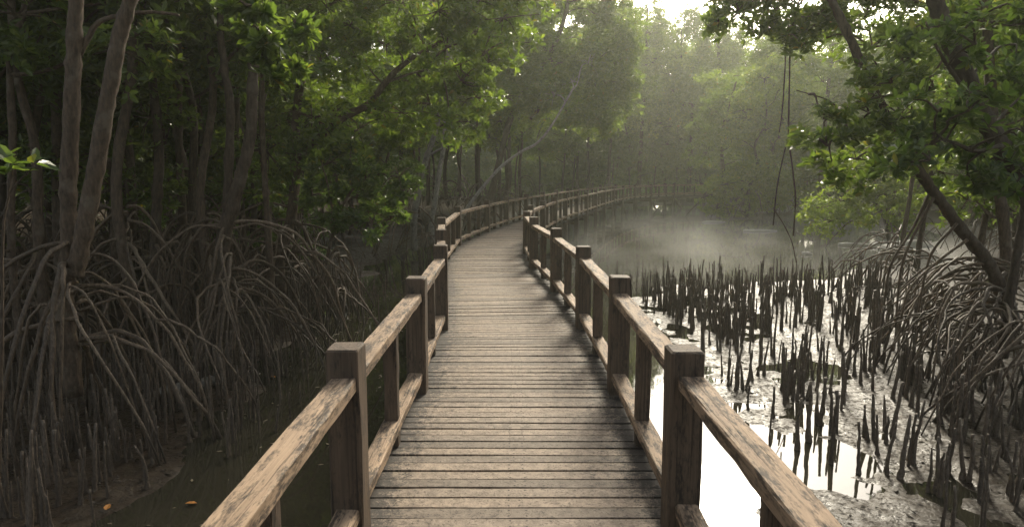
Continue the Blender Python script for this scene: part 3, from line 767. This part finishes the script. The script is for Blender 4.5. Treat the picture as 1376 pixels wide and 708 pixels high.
d = 10.0
A = px([(1356, 430), (1340, 380), (1320, 345), (1285, 303), (1249, 254), (1219, 209), (1188, 158), (1158, 97), (1135, 46), (1112, -5), (1080, -90), (1060, -180)], d)
o = A[0]
Bp = px([(1232, 226), (1222, 180), (1204, 132), (1202, 95)], d + 0.1); Cp = px([(1172, 128), (1140, 150), (1110, 135), (1070, 122)], d - 0.2); Dp = px([(1195, 168), (1230, 130), (1262, 90), (1290, 40)], d + 0.3)
e, rng = hero('long slender trunk leaning left across the pond from the right hand root tangle', (o[0], o[1], gz(o[0], o[1])),
              [(A, 0.105, 0.045), (Bp, 0.035, 0.012), (Cp, 0.016, 0.006), (Dp, 0.03, 0.01)],
              clumps([(1112, 196), (1140, 184), (1168, 152), (1150, 214), (1185, 200), (1198, 112), (1215, 160), (1120, 226), (1180, 235), (1212, 86), (1240, 55), (1180, 90), (1255, 120), (1235, 190), (1105, 160)], d - 0.8, 0.38, 33, 0.8, 12)
              + high(5.0, 10, 6.2, 8.5, 0.8, 7, 0.6, 70, 12), L=0.13, seed=52, sub=0.55)
add_roots(e, rng, o[:2], 24, (0.4, 1.6), (0.6, 2.4), 0.026, e.location, az0=math.pi, spread=1.7)
for k, lst in enumerate([[(1250, 258), (1226, 308), (1197, 356), (1188, 410)], [(1254, 266), (1214, 350), (1203, 440)], [(1286, 300), (1250, 345), (1232, 430)], [(1300, 322), (1262, 350), (1222, 390), (1205, 455)]]):
    m = MB(); tube(m, smooth_path(px(lst, d - 0.1 * k), 20), np.linspace(0.024, 0.015, 20), 7, 0.05, rng); link('prop_root', m.mesh('prop_root', M_ROOT, True, e.location), e)

d = 7.6
A = px([(1470, 470), (1440, 390), (1405, 312), (1376, 254), (1346, 198), (1324, 158), (1300, 97), (1275, 41), (1260, -5), (1225, -100), (1195, -220)], d); o = A[0]
Bp = px([(1318, 142), (1290, 110), (1262, 70), (1240, 30)], d - 0.2); Cp = px([(1346, 198), (1310, 205), (1270, 190), (1240, 200)], d - 0.4)
e, rng = hero('thick dark trunk slanting out of view past the right hand foliage', (o[0], o[1], gz(o[0], o[1])),
              [(A, 0.125, 0.075), (Bp, 0.03, 0.01), (Cp, 0.03, 0.01)],
              clumps([(1290, 205), (1330, 215), (1350, 180), (1300, 235), (1362, 225), (1270, 190), (1250, 215), (1240, 40), (1280, 75), (1345, 105), (1310, 60), (1365, 60), (1345, 250), (1300, 150), (1372, 130), (1260, 150), (1320, 20), (1215, 195)], d - 0.3, 0.35, 30, 0.7, 13)
              + high(5.6, 8.2, 5.8, 8.5, 0.9, 9, 0.6, 70, 13), L=0.13, seed=53, sub=0.55)
add_roots(e, rng, o[:2], 22, (0.4, 1.8), (0.6, 2.0), 0.027, e.location, az0=math.pi, spread=1.9)

d = 10.8
A = px([(1362, 450), (1356, 400), (1351, 315), (1341, 229), (1333, 127), (1328, 0), (1318, -120), (1310, -230)], d); o = A[0]
Bp = px([(1322, -60), (1260, -95), (1180, -75), (1120, -35), (1075, 5), (1062, 60)], d + 0.3)
Cp = px([(1120, -35), (1060, -30), (1010, -5), (985, 25)], d + 0.3)
cr = clumps([(990, 18), (1015, 4), (1042, 14), (1072, 6), (1100, 22), (1026, 36), (1060, 36), (1088, 40), (1000, -20), (1050, -20), (1110, -5), (1130, 15), (965, 30), (1078, 60), (1020, -8), (1085, -20), (1120, 40), (975, 0), (1150, -5)], d + 0.3, 0.36, 44, 0.35, 14) + \
     clumps([(1300, 270), (1330, 255), (1366, 275), (1290, 160), (1376, 190), (1350, 60), (1300, 30), (1370, 20), (1260, 230), (1225, 150), (1250, 20), (1165, 22), (1190, 8), (1212, 42), (1172, 64), (1235, 4), (1195, -25)], d + 0.9, 0.48, 58, 0.7, 15)
e, rng = hero('upright dark trunk whose high limb hangs leaves and bare roots over the pond', (o[0], o[1], gz(o[0], o[1])),
              [(A, 0.095, 0.06), (Bp, 0.04, 0.012), (Cp, 0.022, 0.008)], cr, L=0.12, seed=54, sub=0.6)
add_roots(e, rng, o[:2], 18, (0.4, 1.7), (0.6, 2.2), 0.026, e.location, az0=math.pi, spread=1.9)
for lst, r in (([(1056, 40), (1055, 90), (1051, 150), (1047, 178)], .010), ([(1062, 50), (1061, 100), (1060, 150), (1060, 186), (1066, 235), (1069, 271), (1066, 317)], .012), ([(1060, 183), (1052, 213), (1044, 253), (1039, 303)], .010),
               ([(1039, 280), (1052, 300), (1064, 325), (1070, 353)], .008)):
    m = MB(); tube(m, smooth_path(px(lst, d + 0.3), 26), r, 6, 0.08, rng); link('hanging_root', m.mesh('hanging_root', M_BARK, True, e.location), e)

# more root cages at the right, whose stems stand beyond the view
for k, (x, y, lb) in enumerate([(6.6, 8.9, 'low root cage in front of the thick slanting trunk on the right'), (8.3, 12.0, 'mangrove with pale arching roots behind the leaning right trunk'),
                            (8.8, 14.6, 'mangrove on looping roots at the right edge of the far spikes'), (10.2, 17.6, 'mangrove with roots dipping into the pond on the right')]):
    t = P(1376, 354, 10)
    e, rng = hero(lb, (x, y, gz(x, y)), [([(x + .1, y, 1.0), (x + .25, y + .1, 2.2), (x + .5, y + .3, 3.6), (x + .7, y + .2, 5.6)], 0.075, 0.03)], high(x + .9, y + .2, 3.8, 6.4, 0.6, 8, 0.5, 60, 60 + k), seed=60 + k)
    add_roots(e, rng, (x, y), 22, (0.3, 1.4), (0.5, 2.0), 0.024, e.location, az0=math.pi, spread=2.1)

# sapling at the left border
d = 5.0; o = P(3, 330, d)
e, rng = hero('bright leaved mangrove sapling poking in at the left border', (o[0], o[1], gz(o[0], o[1])), [(list(px([(-4, 700), (2, 500), (4, 330), (12, 262), (18, 226)], d)) , 0.014, 0.006), (px([(12, 262), (32, 235), (44, 222)], d), 0.007, 0.004)],
              [], L=0.13, seed=71, cat='sapling', name='mangrove_sapling')
m = MB(); leaf_faces(m, rng, np.array(px([(14, 226), (20, 222), (46, 220), (8, 236), (0, 215)], d)), norm(np.array([[0, 0, 1], [0.2, -.3, 1], [.4, 0, 1], [-.3, 0, 1], [-.2, 0, 1.]])), 6, 0.17, 0.40, (0.0, 0.9))
link('crown', m.mesh('crown', M_LEAF, False, e.location), e)

# a far-off wood that reads as one mass
rng = np.random.default_rng(90); m = MB(); cs = []
for a in np.linspace(-64, 60, 120):
    dd = 78 + rng.uniform(-4, 10); x, y = math.sin(R(a)) * dd, math.cos(R(a)) * dd
    if y < 66 and -6 < x < 40: y += 14
    hh = rng.uniform(10.0, 15.5)
    for q in range(16):
        cs.append((x + rng.normal() * 1.8, y + rng.normal() * 1.8, max(0.6, hh * (q + rng.random()) / 16), rng.uniform(1.5, 2.5)))
for x, y, z, r in cs: clump(m, None, rng, (x, y, z), (r, r, r * 0.85), 55, 0.55, 5, sub=0.6)
tag(link('distant_woods', m.mesh('distant_woods', M_LEAF_SUNLIT)), kind='stuff')

# ------------------------------------------------------------------ breathing roots sticking up out of the mud
SP = []
for k in range(16):
    q = np.random.default_rng(300 + k); m = MB()
    n = 9; t = np.linspace(0, 1, n); ln = q.uniform(0.0, 0.09); az = q.uniform(0, 6.28)
    pts = np.column_stack([math.cos(az) * ln * t ** 1.4, math.sin(az) * ln * t ** 1.4, -0.15 + 1.15 * t]); pts[1:, :2] += np.cumsum(q.normal(scale=0.0045, size=(n - 1, 2)), 0)
    flare = q.uniform(0.9, 2.2)
    rad = 0.021 * ((1 - t) ** 0.5 * 0.5 + 0.5) + 0.013 * flare * np.exp(-t * 6); rad[-1] = 0.010 if k % 4 else 0.016
    if k % 5 == 3: pts[-3:, :2] += np.outer([0.3, 0.8, 1.4], q.normal(scale=0.03, size=2))
    tube(m, smooth_path(pts, 16), np.interp(np.linspace(0, 1, 16), t, rad) * (1 + 0.08 * q.normal(size=16)), 8, 0.07, q)
    if k % 5 == 0:
        t2 = np.linspace(0, 1, 6); p2 = np.column_stack([0.05 + 0.05 * t2, 0.02 * t2 + 0.03, -0.12 + 0.8 * t2]); tube(m, p2, np.linspace(0.03, 0.007, 6), 7, 0.08, q)
    SP.append(m)
SPM = [m.mesh('root_spike', M_SPIKE, True) for m in SP]
q = np.random.default_rng(77); cand = []
def add_spikes(n, xr, yr, hr, fr, ok, dens):
    k = 0; tries = 0
    while k < n and tries < 30000:
        tries += 1
        x, y = q.uniform(*xr), q.uniform(*yr)
        if not ok(x, y): continue
        if q.random() > dens(x, y): continue
        h = q.uniform(*hr) * (0.75 + 0.5 * lattice_noise(np.array([x + 50]), np.array([y + 50]), 0.9, 9)[0]); fat = q.uniform(*fr)
        cand.append((x, y, h, fat)); k += 1
cl_ = lambda c, s: (lambda x, y: float(np.clip((lattice_noise(np.array([x + 90.]), np.array([y + 90.]), c, s)[0] - 0.15) * 2.0, 0.35, 1)))
add_spikes(150, (2.6, 6.6), (4.6, 9.6), (0.28, 0.75), (0.7, 1.3), lambda x, y: x > 2.7 + (9.6 - y) * 0.0 and x < 0.75 * y + .5, lambda x, y: 0.12 + 0.88 * np.clip((x - 2.9) / 2.2, 0, 1) ** 1.3)
add_spikes(380, (2.9, 9.0), (9.2, 17.2), (0.40, 0.88), (0.7, 1.25), lambda x, y: 2.5 + (0.0 if y > 14 else 0.55) < x < 0.72 * y, cl_(0.8, 12))
add_spikes(40, (2.7, 5.0), (13.5, 17.5), (0.35, 0.8), (0.65, 1.1), lambda x, y: True, cl_(0.5, 14))
add_spikes(330, (-6.6, -2.9), (4.8, 9.5), (0.28, 0.72), (0.6, 1.0), lambda x, y: x > -0.78 * y - 0.3 and x < -2.95 + 0.2 * math.sin(y * 3), lambda x, y: np.clip((-3.2 - x) / 0.9, 0.10, 1))
add_spikes(300, (-8.5, -3.5), (9.0, 17.0), (0.45, 1.0), (0.5, 0.85), lambda x, y: x > -0.55 * y and x < -3.6 - 0.3 * max(0, 11 - abs(y - 11)) / 11, cl_(0.9, 13))
add_spikes(150, (-4.6, -2.5), (6.5, 17), (0.40, 0.80), (0.55, 0.9), lambda x, y: True, lambda x, y: float(np.clip((-2.5 - x) / 1.1, 0.04, 1)))
add_spikes(110, (3.0, 9.0), (11.5, 17.0), (0.40, 0.85), (0.7, 1.2), lambda x, y: x < 0.7 * y, lambda x, y: 1)
cand.sort(key=lambda c: -(c[2] * c[3]) / math.hypot(c[0], c[1]))
mass = MB()
for k, (x, y, h, fat) in enumerate(cand):
    v = int(q.integers(16)); rz = q.uniform(0, 6.28); z = gz(x, y)
    tall = 'tall' if h > 0.68 else ('short' if h < 0.42 else 'knee high'); slim_ = 'slender' if fat < 0.95 else ('stout' if fat > 1.35 else 'tapering')
    if k < 300:
        o = link('root_spike', SPM[v]); o.location = (x, y, z); o.rotation_euler = (q.normal() * 0.045, q.normal() * 0.045, rz); o.scale = (fat * (0.6 + 0.5 * h), fat * (0.6 + 0.5 * h), h)
        if x > 0:
            wh = 'on the pale wet mud flat right of the boardwalk' if y < 9.4 else 'in the crowd of spikes edging the misty pond'
        else:
            wh = 'at the brown water edge left of the boardwalk' if y < 9.4 else 'under the left forest roots'
        gname = ('root spikes right of the boardwalk: ' if x > 0 else 'root spikes left of the boardwalk: ') + tall + ' ' + slim_ + (' near' if y < 9.4 else ' farther off')
        tag(o, f'{tall} {slim_} dark root spike {wh}', 'root spike', gname)
    else:
        a = SP[v]; V = np.concatenate(a.v) * np.array([fat * (0.6 + .5 * h), fat * (0.6 + .5 * h), h]); c, s_ = math.cos(rz), math.sin(rz)
        V = V @ np.array([[c, s_, 0], [-s_, c, 0], [0, 0, 1]]) + np.array([x, y, z])
        mass.add(V, a.f)
tag(link('root_spikes', mass.mesh('root_spikes', M_SPIKE, True)), kind='stuff')

# ------------------------------------------------------------------ small things lying about
def lump(mb, c, r, rng, n=10):
    th = np.linspace(0.05, math.pi - 0.05, n); ph = np.arange(14) / 14 * 6.283
    s = 1 + 0.16 * rng.normal(size=(n, 14)); s[0] = s[0].mean(); s[-1] = s[-1].mean()
    V = np.stack([np.sin(th)[:, None] * np.cos(ph)[None] * s * r[0], np.sin(th)[:, None] * np.sin(ph)[None] * s * r[1], np.cos(th)[:, None] * s * r[2]], -1).reshape(-1, 3) + np.asarray(c)
    i = np.arange(n - 1)[:, None] * 14; j = np.arange(14)[None]; k = (j + 1) % 14
    mb.add(V, [np.stack([i + j, i + 14 + j, i + 14 + k, i + k], -1).reshape(-1, 4), np.arange(14)[None], (np.arange(14) + (n - 1) * 14)[None, ::-1].copy()])
rng = np.random.default_rng(15)
c = G(252, 528, 0.03); m = MB()
pts = smooth_path([c + np.array([-0.42, -0.30, 0.02]), c + np.array([-.1, 0, 0.06]), c + np.array([.22, .28, 0.07]), c + np.array([.42, .36, 0.05])], 14)
tube(m, pts, np.array([.02, .05, .075, .085, .09, .09, .085, .085, .08, .07, .06, .05, .03, .015]), 9, 0.12, rng)
tag(link('driftwood', m.mesh('driftwood', M_DRIFT, True)), 'pale split piece of driftwood stranded among the left root spikes', 'driftwood')
for (pxx, pyy, r, lb) in ((1222, 334, (0.9, 0.5, 0.30), 'largest pale rock in the shallows under the right bank shrub'), (1198, 336, (0.55, 0.4, 0.18), 'low pale rock just left of the largest rock by the right bank'), (1180, 331, (0.35, 0.3, 0.16), 'small pale rock beside the low rock in the pond shallows')):
    c = G(pxx, pyy, 0); m = MB(); lump(m, (0, 0, 0), r, rng); o = link('pale_rock', m.mesh('pale_rock', M_FOAM, True)); o.location = (c[0], c[1], 0.02)
    tag(o, lb, 'rock', 'pale rocks by the right bank')
for (pxx, pyy, L_, lb) in ((960, 299, 1.5, 'pale floating log at the foot of the dark far bank bush'), (1022, 311, 1.7, 'bleached log floating in the pond right of the dark bush'), (1150, 330, 1.3, 'thin pale stick floating before the right bank rocks'), (1085, 342, 0.35, 'short white scrap of wood adrift on the pond beside the hanging roots')):
    c = G(pxx, pyy, 0); m = MB(); tube(m, smooth_path([(-L_ / 2, 0, 0.0), (-L_ * .1, .03, .03), (L_ * .2, -.03, .02), (L_ / 2, 0.05, 0)], 10), np.linspace(0.07, 0.03, 10), 7, 0.1, rng)
    o = link('floating_log', m.mesh('floating_log', M_FOAM, True)); o.location = (c[0], c[1], 0.03); o.rotation_euler = (0, 0, rng.normal() * 0.15); tag(o, lb, 'log', 'pale driftwood in the pond')
for (pxx, pyy, lb) in ((265, 677, 'bright orange leaf floating nearest the left rail'), (142, 688, 'orange leaf lying against a left root spike in the lower corner'), (370, 508, 'fallen orange leaf floating beside the left channel roots'), (302, 463, 'tiny yellow leaf lying under the left root fan')):
    p = G(pxx, pyy, 0.0); z = max(gz(p[0], p[1]), 0.0) + 0.012; m = MB()
    a = rng.uniform(0, 6.28); D = np.array([math.cos(a), math.sin(a), 0.08]); W = np.array([-math.sin(a), math.cos(a), 0.1]); l, w_ = 0.10, 0.026
    U = np.array([0, 0, 0.008])
    top = np.array([np.zeros(3), D * l * .3 + W * w_ + U, D * l * .7 + W * w_ * .8 + U, D * l, D * l * .7 - W * w_ * .8 + U, D * l * .3 - W * w_ + U]); 
    m.add(top, [[(0, 1, 2, 3), (0, 3, 4, 5)]]); m.add(top - np.array([0, 0, .002]), [[(3, 2, 1, 0), (5, 4, 3, 0)]])
    o = link('fallen_leaf', m.mesh('fallen_leaf', M_FALLEN)); o.location = (p[0], p[1], z); tag(o, lb, 'leaf', 'fallen leaves by the left bank')

# crumbs of bark, twigs and leaf litter on the mud
rng = np.random.default_rng(44); m = MB(); n = 5200
x = np.concatenate([rng.uniform(1.2, 8.5, n), rng.uniform(-7.5, -3.2, n // 2)]); y = np.concatenate([rng.uniform(4.2, 17, n) , rng.uniform(4.8, 13, n // 2)])
z = height(x, y); keep = z > -0.002; x, y, z = x[keep], y[keep], z[keep]; k = len(x)
a = rng.uniform(0, 6.28, k); l = rng.uniform(0.006, 0.03, k) * rng.choice([1, 1, 1, 2.2], k); w_ = l * rng.uniform(0.15, 0.6, k)
D = np.stack([np.cos(a), np.sin(a), rng.normal(scale=0.15, size=k)], -1) * l[:, None]; W = np.stack([-np.sin(a), np.cos(a), rng.normal(scale=0.2, size=k)], -1) * w_[:, None]
c = np.stack([x, y, z + 0.006], -1); U = np.array([0, 0, 0.006])
V = np.stack([c - D, c - D * .2 + W, c + D, c + D * .1 - W, c + U], 1); f = np.arange(k)[:, None] * 5
m.add(V.reshape(-1, 3), [np.concatenate([f + np.array([0, 3, 4]), f + np.array([3, 2, 4]), f + np.array([2, 1, 4]), f + np.array([1, 0, 4])])])
tag(link('mud_litter', m.mesh('mud_litter', plain('leaf_litter', (0.05, 0.035, 0.02), 0.7))), kind='stuff')

# dull leaves and flecks afloat on the left channel
rng = np.random.default_rng(45); m = MB(); n = 420
x = -0.9 - 3.4 * rng.random(n) ** 0.7; y = rng.uniform(4.4, 20, n); keep = height(x, y) < -0.01; x, y = x[keep], y[keep]; k = len(x)
a = rng.uniform(0, 6.28, k); l = rng.uniform(0.008, 0.045, k); w_ = l * rng.uniform(0.3, 0.5, k)
D = np.stack([np.cos(a), np.sin(a), a * 0], -1) * l[:, None]; W = np.stack([-np.sin(a), np.cos(a), a * 0 + 0.05], -1) * w_[:, None]; c = np.stack([x, y, a * 0 + 0.006], -1)
V = np.stack([c - D, c + W, c + D, c - W, c + np.array([0, 0, 0.005])], 1); f = np.arange(k)[:, None] * 5
m.add(V.reshape(-1, 3), [np.concatenate([f + np.array([0, 3, 4]), f + np.array([3, 2, 4]), f + np.array([2, 1, 4]), f + np.array([1, 0, 4])])])
tag(link('floating_litter', m.mesh('floating_litter', plain('dull_leaf_litter', (0.22, 0.17, 0.10), 0.6))), kind='stuff')

for x, y, k in ((13.9, 63.6, 1.5), (14.6, 66.5, 1.8), (12.9, 65.0, 1.7), (13.4, 69.0, 2.0), (12.7, 60.1, 1.2), (13.7, 60.6, 1.2)):
    plant(8, x, y, 'misty low bush at the waterline beyond the end of the boardwalk', 'bushes beyond the boardwalk end', k, nroots=0)

# ------------------------------------------------------------------ the air
def box(mb, a, b):
    x0, y0, z0 = a; x1, y1, z1 = b
    v = [(x0, y0, z0), (x1, y0, z0), (x1, y1, z0), (x0, y1, z0), (x0, y0, z1), (x1, y0, z1), (x1, y1, z1), (x0, y1, z1)]
    mb.add(v, [[(0, 3, 2, 1), (4, 5, 6, 7), (0, 1, 5, 4), (1, 2, 6, 5), (2, 3, 7, 6), (3, 0, 4, 7)]])
def volmat(name, dens, col, aniso):
    m = bpy.data.materials.new(name); m.use_nodes = True; nt = m.node_tree
    nt.nodes.remove(nt.nodes['Principled BSDF'])
    v = nt.nodes.new('ShaderNodeVolumePrincipled'); v.inputs['Color'].default_value = (*col, 1); v.inputs['Density'].default_value = dens; v.inputs['Anisotropy'].default_value = aniso
    nt.links.new(v.outputs[0], nt.nodes['Material Output'].inputs['Volume'])
    return m
mb = MB(); box(mb, (-440, -140, -3.5), (460, 660, 24))
tag(link('haze', mb.mesh('haze', volmat('haze_air', 0.0013, (0.93, 0.96, 0.82), 0.65))), kind='stuff')

# mist lying on the pond
m = volmat('pond_mist', 0.0, (0.96, 0.96, 0.92), 0.4); nt = m.node_tree; v = [n for n in nt.nodes if n.type == 'PRINCIPLED_VOLUME'][0]
tc = nt.nodes.new('ShaderNodeNewGeometry'); sx = nt.nodes.new('ShaderNodeSeparateXYZ'); nt.links.new(tc.outputs['Position'], sx.inputs[0])
mr = nt.nodes.new('ShaderNodeMapRange'); mr.inputs[1].default_value = 1.25; mr.inputs[2].default_value = 0.0; nt.links.new(sx.outputs[2], mr.inputs[0])
nz = ramp(nt, noise(nt, mapped(nt, tc.outputs['Position'], (1, 0.7, 1.8)), 0.33, 3, 0.6), [(0.40, g(0)), (0.68, g(1))])
nt.links.new(math_n(nt, 'MULTIPLY', math_n(nt, 'MULTIPLY', math_n(nt, 'POWER', mr.outputs[0], 2.0), nz), 0.065), v.inputs['Density'])
mb = MB(); box(mb, (0.5, 16, 0.01), (24, 58, 1.25))
tag(link('mist', mb.mesh('mist', m)), kind='stuff')

# the mist bank hanging between the far trees
m = volmat('mist_bank', 0.0, (0.95, 0.96, 0.86), 0.6); nt = m.node_tree; v = [n for n in nt.nodes if n.type == 'PRINCIPLED_VOLUME'][0]
tc = nt.nodes.new('ShaderNodeNewGeometry'); sx = nt.nodes.new('ShaderNodeSeparateXYZ'); nt.links.new(tc.outputs['Position'], sx.inputs[0])
def fade(i, a, b):
    n = nt.nodes.new('ShaderNodeMapRange'); n.interpolation_type = 'SMOOTHSTEP'; n.inputs[1].default_value = a; n.inputs[2].default_value = b; nt.links.new(sx.outputs[i], n.inputs[0]); return n.outputs[0]
nz = ramp(nt, noise(nt, tc.outputs['Position'], 0.09, 3, 0.55), [(0.30, g(0.35)), (0.70, g(1))])
d = math_n(nt, 'MULTIPLY', math_n(nt, 'MULTIPLY', fade(1, 54, 72), fade(2, 19, 2)), math_n(nt, 'MULTIPLY', math_n(nt, 'MULTIPLY', fade(0, -12, 4), fade(0, 44, 28)), nz))
nt.links.new(math_n(nt, 'MULTIPLY', d, 0.007), v.inputs['Density'])
mb = MB(); box(mb, (-12, 36, 0.02), (44, 80, 19))
tag(link('mist_bank', mb.mesh('mist_bank', m)), kind='stuff')
